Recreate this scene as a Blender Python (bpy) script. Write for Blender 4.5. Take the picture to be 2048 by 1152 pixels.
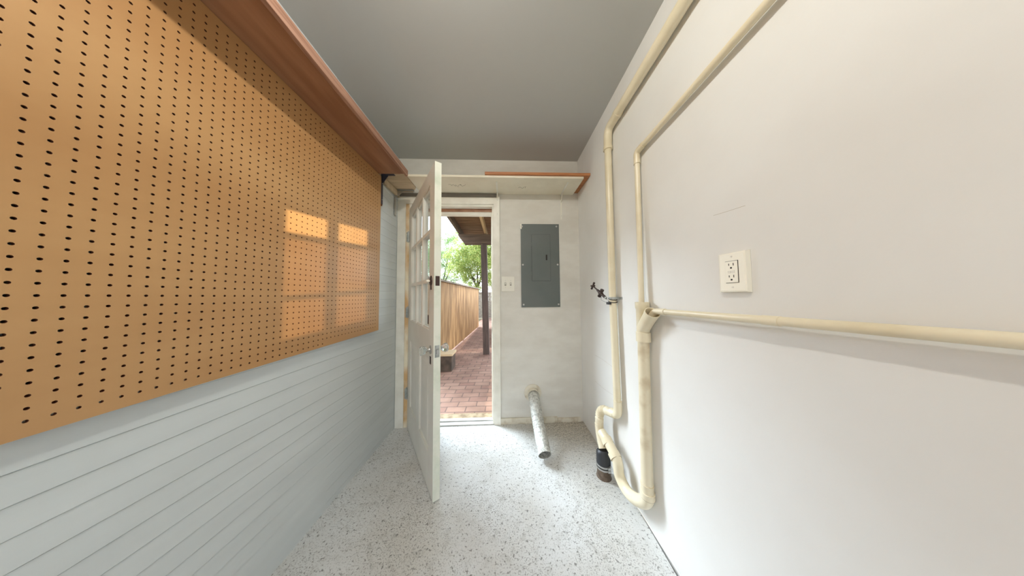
import bpy, bmesh, math, random
from mathutils import Vector, Matrix
import numpy as np

for o in list(bpy.data.objects):
    bpy.data.objects.remove(o, do_unlink=True)
sc = bpy.context.scene
col = sc.collection
RNG = random.Random(7)

# ------------------------------------------------------------------ camera
F_PX, YAW, PITCH, ROLL, H = 401.0, 0.0370, 0.0414, -0.0090, 1.17
fwd = Vector((math.sin(YAW)*math.cos(PITCH), math.cos(YAW)*math.cos(PITCH), math.sin(PITCH)))
rgt = Vector((math.cos(YAW), -math.sin(YAW), 0))
upv = rgt.cross(fwd)
r2 = rgt*math.cos(ROLL) + upv*math.sin(ROLL)
u2 = -rgt*math.sin(ROLL) + upv*math.cos(ROLL)
cd = bpy.data.cameras.new('camera')
cam = bpy.data.objects.new('camera', cd); col.objects.link(cam)
cd.sensor_width = 36; cd.sensor_fit = 'HORIZONTAL'; cd.lens = 36*F_PX/2048
cd.clip_start = 0.02; cd.clip_end = 200
cam.matrix_world = Matrix(((r2.x, u2.x, -fwd.x, 0), (r2.y, u2.y, -fwd.y, 0), (r2.z, u2.z, -fwd.z, H), (0, 0, 0, 1)))
sc.camera = cam

# ------------------------------------------------------------------ light
sc.view_settings.view_transform = 'Standard'
sc.view_settings.look = 'None'
sc.view_settings.gamma = 1
sc.view_settings.exposure = 0.0
sc.cycles.use_denoising = True
sc.cycles.max_bounces = 12
sc.cycles.diffuse_bounces = 8
sc.cycles.caustics_reflective = False

WORLD = 4.2
w = bpy.data.worlds.new('world'); sc.world = w; w.use_nodes = True
nt = w.node_tree; nt.nodes.clear()
wo = nt.nodes.new('ShaderNodeOutputWorld'); bg = nt.nodes.new('ShaderNodeBackground')
tc = nt.nodes.new('ShaderNodeTexCoord'); sp = nt.nodes.new('ShaderNodeSeparateXYZ')
rmp = nt.nodes.new('ShaderNodeValToRGB')
nt.links.new(tc.outputs['Generated'], sp.inputs[0]); nt.links.new(sp.outputs['Z'], rmp.inputs[0])
rmp.color_ramp.elements[0].position = 0.0; rmp.color_ramp.elements[0].color = (0.93, 0.96, 1, 1)
rmp.color_ramp.elements[1].position = 0.9; rmp.color_ramp.elements[1].color = (0.62, 0.80, 1, 1)
nt.links.new(rmp.outputs[0], bg.inputs[0]); bg.inputs[1].default_value = WORLD
nt.links.new(bg.outputs[0], wo.inputs[0])

def light(name, kind, loc, target, energy, color=(1, 1, 1), **kw):
    d = bpy.data.lights.new(name, kind); d.energy = energy; d.color = color
    for k, v in kw.items(): setattr(d, k, v)
    o = bpy.data.objects.new(name, d); col.objects.link(o); o.location = loc
    o.rotation_euler = (Vector(target)-Vector(loc)).to_track_quat('-Z', 'Y').to_euler()
    return o
light('sun', 'SUN', (6, 2, 9), (0, 0, 0), 2.5, (1, 0.93, 0.82), angle=0.009)
# added second sun, wide-angled, to brighten the lower right wall through the doorway
light('added_soft_sun', 'SUN', (-1.0, 0.72, 0.80), (0, 0, 0), 10.8, (0.79, 0.905, 1), angle=math.radians(34))
# added spot behind the rear wall, throwing the window-shaped light patch on the pegboard
PATCH_SPOT = light('patch_spot', 'SPOT', (3.0, -5.0, 0.70), (-0.968, 1.2, 1.4), 7000, (1, 0.80, 0.52), spot_size=math.radians(20), spot_blend=0.2, shadow_soft_size=0.015)
pt = light('doorway_portal', 'AREA', (-0.5, 2.06, 1.0), (-0.5, -1, 1.0), 1, shape='RECTANGLE', size=0.80, size_y=2.05)
pt.data.cycles.is_portal = True
pt = light('rear_portal', 'AREA', (-0.5, -1.36, 1.0), (-0.5, 1, 1.0), 1, shape='RECTANGLE', size=0.80, size_y=2.05)  # portal for an added, unseen opening that brightens the room from behind
pt.data.cycles.is_portal = True
CEIL_W = 28.5

# ------------------------------------------------------------------ helpers
def lin(c):
    c = c/255.0
    return c/12.92 if c <= 0.04045 else ((c+0.055)/1.055)**2.4
def rgb(r, g, b): return (lin(r), lin(g), lin(b), 1)

def mat(name, c, rough=0.6, metal=0.0, c2=None, scale=8.0, detail=4.0, bump=0.0, bscale=None, stretch=(1, 1, 1), lo=0.35, hi=0.65, spec=0.5):
    m = bpy.data.materials.new(name); m.use_nodes = True
    n = m.node_tree.nodes; l = m.node_tree.links; b = n['Principled BSDF']
    b.inputs['Base Color'].default_value = c; b.inputs['Roughness'].default_value = rough
    b.inputs['Metallic'].default_value = metal; b.inputs['Specular IOR Level'].default_value = spec
    co = n.new('ShaderNodeTexCoord'); mp = n.new('ShaderNodeMapping'); mp.inputs['Scale'].default_value = stretch
    l.new(co.outputs['Object'], mp.inputs[0])
    if c2 is not None:
        t = n.new('ShaderNodeTexNoise'); t.inputs['Scale'].default_value = scale; t.inputs['Detail'].default_value = detail
        r = n.new('ShaderNodeValToRGB'); r.color_ramp.elements[0].position = lo; r.color_ramp.elements[1].position = hi
        r.color_ramp.elements[0].color = c; r.color_ramp.elements[1].color = c2
        l.new(mp.outputs[0], t.inputs['Vector']); l.new(t.outputs[0], r.inputs[0]); l.new(r.outputs[0], b.inputs['Base Color'])
    if bump > 0:
        t2 = n.new('ShaderNodeTexNoise'); t2.inputs['Scale'].default_value = bscale or scale; t2.inputs['Detail'].default_value = 3
        bp = n.new('ShaderNodeBump'); bp.inputs['Strength'].default_value = bump; bp.inputs['Distance'].default_value = 0.01
        l.new(mp.outputs[0], t2.inputs['Vector']); l.new(t2.outputs[0], bp.inputs['Height']); l.new(bp.outputs[0], b.inputs['Normal'])
    return m

M = {}
M['wall'] = mat('wall_paint', rgb(226, 226, 224), 0.55, c2=rgb(220, 219, 216), scale=2.5, bump=0.05, bscale=30)
M['wall_back'] = mat('back_wall_paint', rgb(216, 214, 207), 0.6, c2=rgb(207, 204, 196), scale=5, bump=0.12, bscale=14, stretch=(1, 1, 2.2))
M['wall_left'] = mat('siding_paint', rgb(210, 216, 218), 0.5, c2=rgb(202, 208, 210), scale=3, stretch=(1, 0.5, 3), bump=0.05, bscale=20)
M['ceiling'] = mat('ceiling_paint', rgb(186, 188, 186), 0.75, bump=0.04, bscale=20)
M['trim'] = mat('trim_paint', rgb(234, 232, 222), 0.4, c2=rgb(222, 219, 208), scale=9, bump=0.06, bscale=25)
M['trim_dirty'] = mat('dirty_trim_paint', rgb(214, 208, 192), 0.6, c2=rgb(170, 155, 130), scale=14, lo=0.5, hi=0.75, bump=0.2, bscale=30)
M['door'] = mat('door_paint', rgb(222, 220, 212), 0.35, c2=rgb(214, 211, 202), scale=6, bump=0.04, bscale=18)
M['door_edge'] = mat('door_edge_paint', rgb(226, 228, 216), 0.4, c2=rgb(200, 210, 192), scale=9, lo=0.5, hi=0.75)
M['wood_brown'] = mat('brown_plywood', rgb(166, 122, 92), 0.5, c2=rgb(142, 98, 70), scale=3.5, detail=6, stretch=(5, 0.7, 5), bump=0.05)
M['wood_edge'] = mat('plywood_edge', rgb(168, 130, 110), 0.6, c2=rgb(140, 102, 82), scale=5, stretch=(20, 1, 20))
M['wood_orange'] = mat('orange_wood', rgb(186, 126, 80), 0.5, c2=rgb(160, 100, 60), scale=6, stretch=(0.8, 8, 8))
M['shelf_white'] = mat('shelf_paint', rgb(232, 226, 208), 0.5, c2=rgb(222, 214, 194), scale=5, bump=0.05)
M['shelf_beige'] = mat('beige_board', rgb(205, 186, 158), 0.6, c2=rgb(178, 158, 130), scale=4, stretch=(1, 5, 1))
M['peg'] = mat('hardboard_tan', rgb(188, 146, 98), 0.42, c2=rgb(176, 132, 85), scale=2.2, detail=8, stretch=(1, 0.6, 2.0))
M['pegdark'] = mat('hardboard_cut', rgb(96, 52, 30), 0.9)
M['pvc'] = mat('pvc_cream', rgb(226, 216, 190), 0.32, c2=rgb(214, 202, 172), scale=7, detail=6, lo=0.45, hi=0.75)
M['pvc_dirty'] = mat('pvc_cream_stained', rgb(222, 212, 186), 0.35, c2=rgb(190, 172, 140), scale=12, lo=0.5, hi=0.8)
M['rubber'] = mat('black_rubber', rgb(40, 42, 46), 0.45)
M['iron'] = mat('rusty_iron', rgb(120, 106, 92), 0.8, 0.2, c2=rgb(86, 72, 60), scale=30, bump=0.3, bscale=60)
M['steel'] = mat('steel', rgb(190, 190, 188), 0.35, 0.9)
M['galv'] = mat('galvanised_steel', rgb(186, 190, 188), 0.45, 0.7, c2=rgb(150, 155, 152), scale=40)
M['darkmetal'] = mat('dark_blue_grey_metal', rgb(62, 62, 76), 0.5, 0.3)
M['bronze'] = mat('dark_bronze', rgb(74, 58, 54), 0.45, 0.5)
M['valve'] = mat('brown_brass', rgb(78, 62, 56), 0.5, 0.4, c2=rgb(54, 44, 42), scale=60)
M['panel'] = mat('grey_enamel', rgb(100, 106, 104), 0.4, 0.0, c2=rgb(93, 101, 98), scale=4)
M['joint'] = mat('pipe_glue_line', rgb(150, 134, 104), 0.6)
M['cleat'] = mat('grey_strip', rgb(128, 122, 116), 0.7)
M['barewood'] = mat('worn_cream_jamb', rgb(232, 222, 198), 0.5, c2=rgb(206, 170, 122), scale=7, stretch=(1, 1, 0.6), lo=0.42, hi=0.6)
M['seam'] = mat('dark_seam', rgb(66, 72, 70), 0.6)
M['plastic'] = mat('white_plastic', rgb(244, 241, 228), 0.3)
M['plastic_warm'] = mat('aged_plastic', rgb(226, 223, 212), 0.4)
M['sill'] = mat('sill_paint', rgb(206, 206, 204), 0.5, c2=rgb(190, 188, 182), scale=12)
M['slot'] = mat('dark_slot', rgb(40, 36, 34), 0.7)
M['crease'] = mat('grey_seam', rgb(150, 146, 136), 0.7)
M['shelfmark'] = mat('pencil_mark', rgb(120, 110, 98), 0.8)
M['concrete'] = mat('tan_concrete', rgb(164, 146, 116), 0.85, c2=rgb(128, 108, 82), scale=20, bump=0.3)
M['fence'] = mat('cedar_boards', rgb(182, 146, 100), 0.75, c2=rgb(128, 96, 60), scale=3, stretch=(3, 3, 0.5), detail=6)
M['fence_grey'] = mat('weathered_boards', rgb(150, 140, 124), 0.85, c2=rgb(112, 102, 90), scale=6, stretch=(1, 1, 5))
M['post'] = mat('dark_brown_post', rgb(92, 76, 68), 0.8, c2=rgb(72, 60, 54), scale=6, stretch=(4, 4, 0.6))
M['beam'] = mat('brown_beam', rgb(110, 92, 78), 0.8, c2=rgb(88, 72, 60), scale=5, stretch=(0.6, 4, 4))
M['decking'] = mat('porch_boards', rgb(140, 112, 86), 0.8, c2=rgb(108, 84, 62), scale=5, stretch=(0.6, 6, 6))
M['rafter'] = mat('pale_rafter', rgb(196, 172, 136), 0.8)
M['bark'] = mat('bark', rgb(86, 74, 66), 0.9, c2=rgb(60, 52, 46), scale=12, bump=0.4)
M['stone'] = mat('stone', rgb(92, 76, 64), 0.9, c2=rgb(66, 56, 46), scale=9, bump=0.4)
M['siding_out'] = mat('outdoor_siding', rgb(200, 190, 186), 0.8, c2=rgb(150, 120, 116), scale=10, lo=0.45, hi=0.6)
M['soil'] = mat('soil', rgb(120, 104, 84), 0.95, c2=rgb(90, 90, 60), scale=3)

# speckled painted floor
def floor_mat():
    m = bpy.data.materials.new('speckled_floor_paint'); m.use_nodes = True
    n = m.node_tree.nodes; l = m.node_tree.links; b = n['Principled BSDF']
    b.inputs['Roughness'].default_value = 0.45
    co = n.new('ShaderNodeTexCoord')
    def noise(s, d=2.0):
        t = n.new('ShaderNodeTexNoise'); t.inputs['Scale'].default_value = s; t.inputs['Detail'].default_value = d
        l.new(co.outputs['Object'], t.inputs['Vector']); return t.outputs[0]
    def ramp(src, a, b_, ca, cb):
        r = n.new('ShaderNodeValToRGB'); r.color_ramp.elements[0].position = a; r.color_ramp.elements[1].position = b_
        r.color_ramp.elements[0].color = ca; r.color_ramp.elements[1].color = cb
        l.new(src, r.inputs[0]); return r.outputs[0]
    def mix(f, a, c):
        x = n.new('ShaderNodeMix'); x.data_type = 'RGBA'
        l.new(f, x.inputs[0]); l.new(a, x.inputs[6])
        if isinstance(c, tuple): x.inputs[7].default_value = c
        else: l.new(c, x.inputs[7])
        return x.outputs[2]
    W = (1, 1, 1, 1); K = (0, 0, 0, 1)
    base = ramp(noise(2.5, 4), 0.35, 0.7, rgb(214, 216, 216), rgb(196, 194, 188))
    s0 = ramp(noise(26, 5), 0.52, 0.70, K, W)          # broad smudges
    s1 = ramp(noise(170, 2.5), 0.545, 0.63, K, W)       # fine dense speckle
    s2 = ramp(noise(75, 3), 0.60, 0.67, K, W)           # larger flecks
    mask = ramp(noise(3.2, 3), 0.36, 0.62, (0.25, 0.25, 0.25, 1), W)
    def mul(a, v):
        q = n.new('ShaderNodeMath'); q.operation = 'MULTIPLY'; l.new(a, q.inputs[0])
        if isinstance(v, float): q.inputs[1].default_value = v
        else: l.new(v, q.inputs[1])
        return q.outputs[0]
    c = mix(mul(mul(s0, mask), 0.45), base, rgb(150, 147, 140))
    c = mix(mul(mul(s1, mask), 0.8), c, rgb(118, 116, 112))
    c = mix(mul(s2, 0.8), c, rgb(104, 102, 98))
    # grime where walls meet the far end (worn patch beside the duct)
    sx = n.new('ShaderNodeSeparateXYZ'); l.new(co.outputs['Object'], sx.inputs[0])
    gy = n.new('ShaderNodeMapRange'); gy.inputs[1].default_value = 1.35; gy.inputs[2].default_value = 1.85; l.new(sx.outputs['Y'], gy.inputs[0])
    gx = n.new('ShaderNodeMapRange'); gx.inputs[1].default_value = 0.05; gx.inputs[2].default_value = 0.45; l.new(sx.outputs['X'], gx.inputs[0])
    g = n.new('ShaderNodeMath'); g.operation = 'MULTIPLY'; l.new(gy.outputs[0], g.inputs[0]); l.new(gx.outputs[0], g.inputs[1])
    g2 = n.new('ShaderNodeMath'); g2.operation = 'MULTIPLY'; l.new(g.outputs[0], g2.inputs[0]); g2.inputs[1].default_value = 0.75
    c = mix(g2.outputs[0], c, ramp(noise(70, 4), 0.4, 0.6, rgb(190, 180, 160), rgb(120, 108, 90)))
    l.new(c, b.inputs['Base Color'])
    bp = n.new('ShaderNodeBump'); bp.inputs['Strength'].default_value = 0.25; bp.inputs['Distance'].default_value = 0.004
    l.new(noise(90, 3), bp.inputs['Height']); l.new(bp.outputs[0], b.inputs['Normal'])
    return m
M['floor'] = floor_mat()

def brick_mat():
    m = bpy.data.materials.new('path_bricks'); m.use_nodes = True
    n = m.node_tree.nodes; l = m.node_tree.links; b = n['Principled BSDF']; b.inputs['Roughness'].default_value = 0.85
    co = n.new('ShaderNodeTexCoord'); br = n.new('ShaderNodeTexBrick')
    wb = n.new('ShaderNodeTexNoise'); wb.inputs['Scale'].default_value = 5
    ad = n.new('ShaderNodeMixRGB'); ad.blend_type = 'ADD'; ad.inputs[0].default_value = 0.02
    l.new(co.outputs['Object'], wb.inputs['Vector']); l.new(co.outputs['Object'], ad.inputs[1]); l.new(wb.outputs['Color'], ad.inputs[2])
    l.new(ad.outputs[0], br.inputs['Vector'])
    br.inputs['Color1'].default_value = rgb(160, 126, 106); br.inputs['Color2'].default_value = rgb(142, 106, 90)
    br.inputs['Mortar'].default_value = rgb(112, 88, 76); br.inputs['Scale'].default_value = 1.0
    br.inputs['Brick Width'].default_value = 0.21; br.inputs['Row Height'].default_value = 0.105
    br.inputs['Mortar Size'].default_value = 0.006; br.inputs['Mortar Smooth'].default_value = 0.2
    ns = n.new('ShaderNodeTexNoise'); ns.inputs['Scale'].default_value = 4; ns.inputs['Detail'].default_value = 5
    l.new(co.outputs['Object'], ns.inputs['Vector'])
    mx = n.new('ShaderNodeMixRGB'); mx.blend_type = 'MULTIPLY'; mx.inputs[0].default_value = 0.55
    rp = n.new('ShaderNodeValToRGB'); rp.color_ramp.elements[0].position = 0.3; rp.color_ramp.elements[1].position = 0.6
    rp.color_ramp.elements[0].color = rgb(170, 160, 150); rp.color_ramp.elements[1].color = (1, 1, 1, 1)
    l.new(ns.outputs[0], rp.inputs[0]); l.new(br.outputs['Color'], mx.inputs[1]); l.new(rp.outputs[0], mx.inputs[2])
    l.new(mx.outputs[0], b.inputs['Base Color'])
    bp = n.new('ShaderNodeBump'); bp.invert = True; bp.inputs['Strength'].default_value = 0.6; bp.inputs['Distance'].default_value = 0.01
    l.new(br.outputs['Fac'], bp.inputs['Height']); l.new(bp.outputs[0], b.inputs['Normal'])
    return m
M['brick'] = brick_mat()

def glass_mat(name, tint=(1, 1, 1, 1), refl=1.0):
    m = bpy.data.materials.new(name); m.use_nodes = True
    n = m.node_tree.nodes; l = m.node_tree.links; n.clear()
    o = n.new('ShaderNodeOutputMaterial'); t = n.new('ShaderNodeBsdfTransparent'); g = n.new('ShaderNodeBsdfGlossy')
    f = n.new('ShaderNodeFresnel'); x = n.new('ShaderNodeMixShader')
    ge = n.new('ShaderNodeNewGeometry'); mr = n.new('ShaderNodeMapRange'); mr.inputs[3].default_value = 1.5; mr.inputs[4].default_value = 1/1.5
    l.new(ge.outputs['Backfacing'], mr.inputs[0]); l.new(mr.outputs[0], f.inputs[0])
    t.inputs[0].default_value = tint; g.inputs['Roughness'].default_value = 0.03
    l.new(f.outputs[0], x.inputs[0]); l.new(t.outputs[0], x.inputs[1]); l.new(g.outputs[0], x.inputs[2]); l.new(x.outputs[0], o.inputs[0])
    return m
M['glass'] = glass_mat('window_glass', (0.95, 0.97, 0.97, 1))
M['glass_dim'] = glass_mat('dimming_glass', (0.50, 0.47, 0.46, 1))  # tinted to dim the lower rows of the pegboard light patch
M['crystal'] = mat('crystal', (0.9, 0.95, 0.93, 1), 0.05); M['crystal'].node_tree.nodes['Principled BSDF'].inputs['Transmission Weight'].default_value = 0.85

def foil_mat():
    m = mat('crinkled_foil', rgb(222, 222, 216), 0.42, 0.55, c2=rgb(176, 176, 170), scale=60, bump=0.9, bscale=130)
    return m
M['foil'] = foil_mat()
def leaf_mat(name, c, c2):
    m = bpy.data.materials.new(name); m.use_nodes = True
    n = m.node_tree.nodes; l = m.node_tree.links; n.clear()
    o = n.new('ShaderNodeOutputMaterial'); d = n.new('ShaderNodeBsdfDiffuse'); t = n.new('ShaderNodeBsdfTranslucent'); x = n.new('ShaderNodeMixShader')
    gi = n.new('ShaderNodeNewGeometry'); r = n.new('ShaderNodeValToRGB')
    r.color_ramp.elements[0].color = c; r.color_ramp.elements[1].color = c2
    l.new(gi.outputs['Random Per Island'], r.inputs[0]); l.new(r.outputs[0], d.inputs[0]); l.new(r.outputs[0], t.inputs[0])
    x.inputs[0].default_value = 0.55; l.new(d.outputs[0], x.inputs[1]); l.new(t.outputs[0], x.inputs[2]); l.new(x.outputs[0], o.inputs[0])
    return m
M['leaf'] = leaf_mat('green_leaves', rgb(124, 154, 84), rgb(206, 206, 132))
M['leaf2'] = leaf_mat('cool_green_leaves', rgb(112, 148, 98), rgb(180, 200, 136))

class MB:
    """collects shapes, builds ONE mesh object"""
    def __init__(s): s.v = []; s.f = []
    def add(s, verts, faces, mtx=None):
        b = len(s.v)
        s.v += [tuple(mtx @ Vector(q)) if mtx else tuple(q) for q in verts]
        s.f += [tuple(b+i for i in fc) for fc in faces]
        return s
    def box(s, a, b, mtx=None, ch=0.0):
        x0, y0, z0 = (min(a[i], b[i]) for i in range(3)); x1, y1, z1 = (max(a[i], b[i]) for i in range(3))
        if ch <= 0:
            V = [(x0, y0, z0), (x1, y0, z0), (x1, y1, z0), (x0, y1, z0), (x0, y0, z1), (x1, y0, z1), (x1, y1, z1), (x0, y1, z1)]
            Fc = [(0, 3, 2, 1), (4, 5, 6, 7), (0, 1, 5, 4), (1, 2, 6, 5), (2, 3, 7, 6), (3, 0, 4, 7)]
            return s.add(V, Fc, mtx)
        bm = bmesh.new(); bmesh.ops.create_cube(bm, size=1)
        for v in bm.verts: v.co = Vector(((x0+x1)/2+v.co.x*(x1-x0), (y0+y1)/2+v.co.y*(y1-y0), (z0+z1)/2+v.co.z*(z1-z0)))
        bmesh.ops.bevel(bm, geom=list(bm.edges), offset=ch, segments=2, profile=0.7, affect='EDGES')
        bm.verts.index_update(); V = [v.co.copy() for v in bm.verts]; Fc = [tuple(v.index for v in f.verts) for f in bm.faces]; bm.free()
        return s.add(V, Fc, mtx)
    def tube(s, pts, r, seg=20, cap=True, hollow=0.0):
        pts = [Vector(q) for q in pts]; n = len(pts)
        rad = r if isinstance(r, (list, tuple)) else [r]*n
        tan = []
        for i in range(n):
            a = pts[max(i-1, 0)]; b = pts[min(i+1, n-1)]; tan.append((b-a).normalized())
        up = Vector((0, 0, 1)) if abs(tan[0].z) < 0.9 else Vector((1, 0, 0))
        nx = tan[0].cross(up).normalized(); V = []; Fc = []
        for i in range(n):
            nx = (nx - tan[i]*nx.dot(tan[i])).normalized(); ny = tan[i].cross(nx)
            for k in range(seg):
                a = 2*math.pi*k/seg; V.append(pts[i] + (nx*math.cos(a)+ny*math.sin(a))*rad[i])
        for i in range(n-1):
            for k in range(seg):
                k2 = (k+1) % seg; Fc.append((i*seg+k, i*seg+k2, (i+1)*seg+k2, (i+1)*seg+k))
        if cap:
            Fc.append(tuple(reversed(range(seg)))); Fc.append(tuple(range((n-1)*seg, n*seg)))
        return s.add(V, Fc)
    def cyl(s, a, b, r, seg=20): return s.tube([a, b], r, seg)
    def pipe_open(s, pts, ro, ri, seg=24):
        """open-ended tube with wall thickness"""
        b = len(s.v); n = len(pts)
        s.tube(pts, ro, seg, cap=False); c = len(s.v); s.tube(pts, ri, seg, cap=False)
        for i in (0, n-1):
            for k in range(seg):
                k2 = (k+1) % seg; s.f.append((b+i*seg+k, b+i*seg+k2, c+i*seg+k2, c+i*seg+k))
        return s
    def prism(s, poly, a, b, axis):
        """poly = 2-D outline in the two other axes, extruded a..b along axis"""
        n = len(poly); V = []
        for t in (a, b):
            for (p, q) in poly:
                V.append({0: (t, p, q), 1: (p, t, q), 2: (p, q, t)}[axis])
        Fc = [tuple(range(n)), tuple(reversed(range(n, 2*n)))] + [(i, (i+1) % n, n+(i+1) % n, n+i) for i in range(n)]
        return s.add(V, Fc)
    def build(s, name, m, parent=None, smooth=False, recalc=True, parent_inv=None):
        me = bpy.data.meshes.new(name); me.from_pydata([tuple(v) for v in s.v], [], s.f)
        if recalc:
            bm = bmesh.new(); bm.from_mesh(me); bmesh.ops.recalc_face_normals(bm, faces=bm.faces); bm.to_mesh(me); bm.free()
        me.materials.append(m)
        o = bpy.data.objects.new(name, me); col.objects.link(o)
        if parent is not None:
            o.parent = parent; o.matrix_parent_inverse = Matrix.Translation(-Vector(parent.location))
        if smooth:
            for p in me.polygons: p.use_smooth = True
            md = o.modifiers.new('edges', 'EDGE_SPLIT'); md.split_angle = math.radians(40)
        return o

def fillet(pts, r, n=8):
    """round the corners of a polyline"""
    pts = [Vector(q) for q in pts]; out = [pts[0]]
    for i in range(1, len(pts)-1):
        a, b, c = pts[i-1], pts[i], pts[i+1]
        rr = r[i-1] if isinstance(r, (list, tuple)) else r
        d1 = min(rr, (a-b).length*0.49); d2 = min(rr, (c-b).length*0.49)
        p = b+(a-b).normalized()*d1; q = b+(c-b).normalized()*d2
        for k in range(n+1):
            t = k/n; out.append(p*(1-t)**2 + b*2*t*(1-t) + q*t*t)
    out.append(pts[-1]); return out

def thing(name, loc, label, cat, group=None):
    o = bpy.data.objects.new(name, None); col.objects.link(o); o.location = loc; o.empty_display_size = 0.05
    o['label'] = label; o['category'] = cat
    if group: o['group'] = group
    return o
def tag(o, label, cat, group=None, kind=None):
    o['label'] = label; o['category'] = cat
    if group: o['group'] = group
    if kind: o['kind'] = kind
    return o
def struct(o, label=None):
    o['kind'] = 'structure'
    if label: o['label'] = label
    return o
def basis(o, x, y, z):
    """matrix with origin o and axes x,y,z"""
    x, y, z, o = Vector(x), Vector(y), Vector(z), Vector(o)
    return Matrix(((x.x, y.x, z.x, o.x), (x.y, y.y, z.y, o.y), (x.z, y.z, z.z, o.z), (0, 0, 0, 1)))

# ------------------------------------------------------------------ room shell
WR, WL, D, C, YB = 0.724, -0.998, 1.897, 2.491, -1.2
OX0, OX1, OZ1 = -0.885, -0.108, 2.035          # door opening
struct(MB().prism([(WL-0.2, YB-0.2), (0.690, YB-0.2), (0.706, 0.82), (0.7235, 1.16), (0.7235, 2.0), (WL-0.2, 2.0)], -0.06, 0, 2).build('floor', M['floor']), 'white painted floor with grey speckles')
struct(MB().box((WL-0.25, YB-0.2, C), (WR+0.25, D+0.16, C+0.15)).build('ceiling', M['ceiling']), 'plain grey-white ceiling')
struct(MB().box((WR, YB-0.01, -0.3), (WR+0.2, D+0.16, C+0.05)).build('wall_right', M['wall']), 'smooth white wall with cream pipes')
WRO = bpy.data.objects['wall_right']
WRO_MARKS = [[(0.657, 1.443), (0.613, 1.439), (0.565, 1.436)], [(1.61, 0.691), (1.495, 0.695), (1.331, 0.687)], [(1.62, 0.480), (1.477, 0.484), (1.354, 0.500)]]
wb = MB()
wb.box((WL-0.2, D, -0.3), (OX0, D+0.16, C+0.05)); wb.box((OX1, D, -0.3), (WR+0.2, D+0.16, C+0.05)); wb.box((OX0, D, OZ1), (OX1, D+0.16, C+0.05)); wb.box((OX0, D+0.01, -0.3), (OX1, D+0.16, -0.03))
struct(wb.build('wall_back', M['wall_back']), 'off-white end wall around the doorway')
# left wall : lapped boards, 66 mm courses; shallower beyond y=1.2
def lap_profile(amp):
    pts = [(WL-0.2, -0.3), (WL, -0.3)]; z = -0.3; k = 0
    while z < C+0.05:
        z2 = min(z+0.066, C+0.05)
        pts += [(WL+amp, z+0.0035), (WL, z2)]; z = z2
        if z < C+0.05: pts += [(WL-0.001, z+0.0005)]
    pts.append((WL-0.2, C+0.05)); return pts
def lap_strip(mb, amp, y0, y1):
    P = lap_profile(amp)[1:-1]
    V = [(x, y0, z) for x, z in P] + [(x, y1, z) for x, z in P]; n = len(P)
    mb.add(V, [(i, i+1, n+i+1, n+i) for i in range(n-1)])
wl = MB(); lap_strip(wl, 0.0036, YB-0.2, 1.19); lap_strip(wl, 0.0011, 1.19, D+0.05)
wl.box((WL-0.2, YB-0.2, -0.3), (WL-0.002, D+0.16, C+0.05))
struct(wl.build('wall_left', M['wall_left'], recalc=False), 'white painted wall with horizontal grooves')
# rear wall with an added, unseen divided opening that shapes the pegboard light patch
WX0, WX1 = 0.435, 0.70
def rear_hit(y, z, S=(3.0, -5.0, 0.70)):
    t = (YB - S[1])/(y - S[1]); return (S[0]+t*(-0.968-S[0]), S[2]+t*(z-S[2]))
xa, _ = rear_hit(0.915, 1.5); xm0, _ = rear_hit(1.150, 1.5); xm1, _ = rear_hit(1.205, 1.5); xb, _ = rear_hit(1.472, 1.5)
def zrow(z): return rear_hit(1.18, z)[1]
ZT, ZB = zrow(1.605), zrow(1.00)
rw = MB(); rw.box((WL-0.2, YB-0.02, -0.3), (-0.90, YB, C+0.05)); rw.box((-0.90, YB-0.02, 2.03), (-0.10, YB, C+0.05)); rw.box((-0.10, YB-0.02, -0.3), (xa, YB, C+0.05)); rw.box((xb, YB-0.02, -0.3), (WR+0.2, YB, C+0.05)); rw.box((xa, YB-0.02, ZT), (xb, YB, C+0.05)); rw.box((xa, YB-0.02, -0.3), (xb, YB, ZB))  # gap on the left is added to let skylight in from behind
struct(rw.build('wall_rear', M['wall']), 'wall behind the viewpoint')
lmask = thing('light_mask_1', (xb, YB, ZB), 'added narrow divided window mask behind the viewpoint, shaping the pegboard light patch', 'window'); del lmask['category']; lmask['kind'] = 'structure'
wf = MB(); wf.box((xm0, YB-0.02, ZB), (xm1, YB-0.005, ZT))
b1, b2 = zrow(1.497), zrow(1.468); wf.box((xa, YB-0.02, b2), (xb, YB-0.005, b1))
b1, b2 = zrow(1.200), zrow(1.176); wf.box((xa, YB-0.02, b2), (xb, YB-0.005, b1))
wf.build('mask_bar', M['trim'], lmask)
MB().box((xa, YB-0.014, zrow(1.497)), (xb, YB-0.012, ZT)).build('mask_pane', M['glass'], lmask)
MB().box((xa, YB-0.014, ZB), (xb, YB-0.012, zrow(1.468))).build('mask_pane', M['glass_dim'], lmask)

# right wall base strip, peeling slightly off the floor, and back baseboard
rb = MB()
n = 24; V = []; Fc = []
for i in range(n+1):
    y = YB + (1.16-YB)*i/n; g = 0.004*math.sin(i*0.9)
    for (x, z) in ((WR-0.0005, 0.000), (WR-0.002-abs(g)*0.5, 0.001+abs(g)*0.3), (WR-0.0015, 0.005+g*0.4), (WR-0.0005, 0.006+g*0.4)): V.append((x, y, z))
for i in range(n):
    for k in range(3): Fc.append((i*4+k, i*4+k+1, i*4+5+k, i*4+4+k))
rb.add(V, Fc); struct(rb.build('baseboard_right', M['trim']), 'thin white strip along the foot of the right wall')
bb = MB(); bb.box((-0.045, D-0.014, 0), (0.48, D, 0.052), ch=0.003); bb.box((0.482, D-0.012, 0), (0.70, D, 0.040), ch=0.003)
struct(bb.build('baseboard_back', M['trim_dirty']), 'stained baseboard under the end wall')

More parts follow.
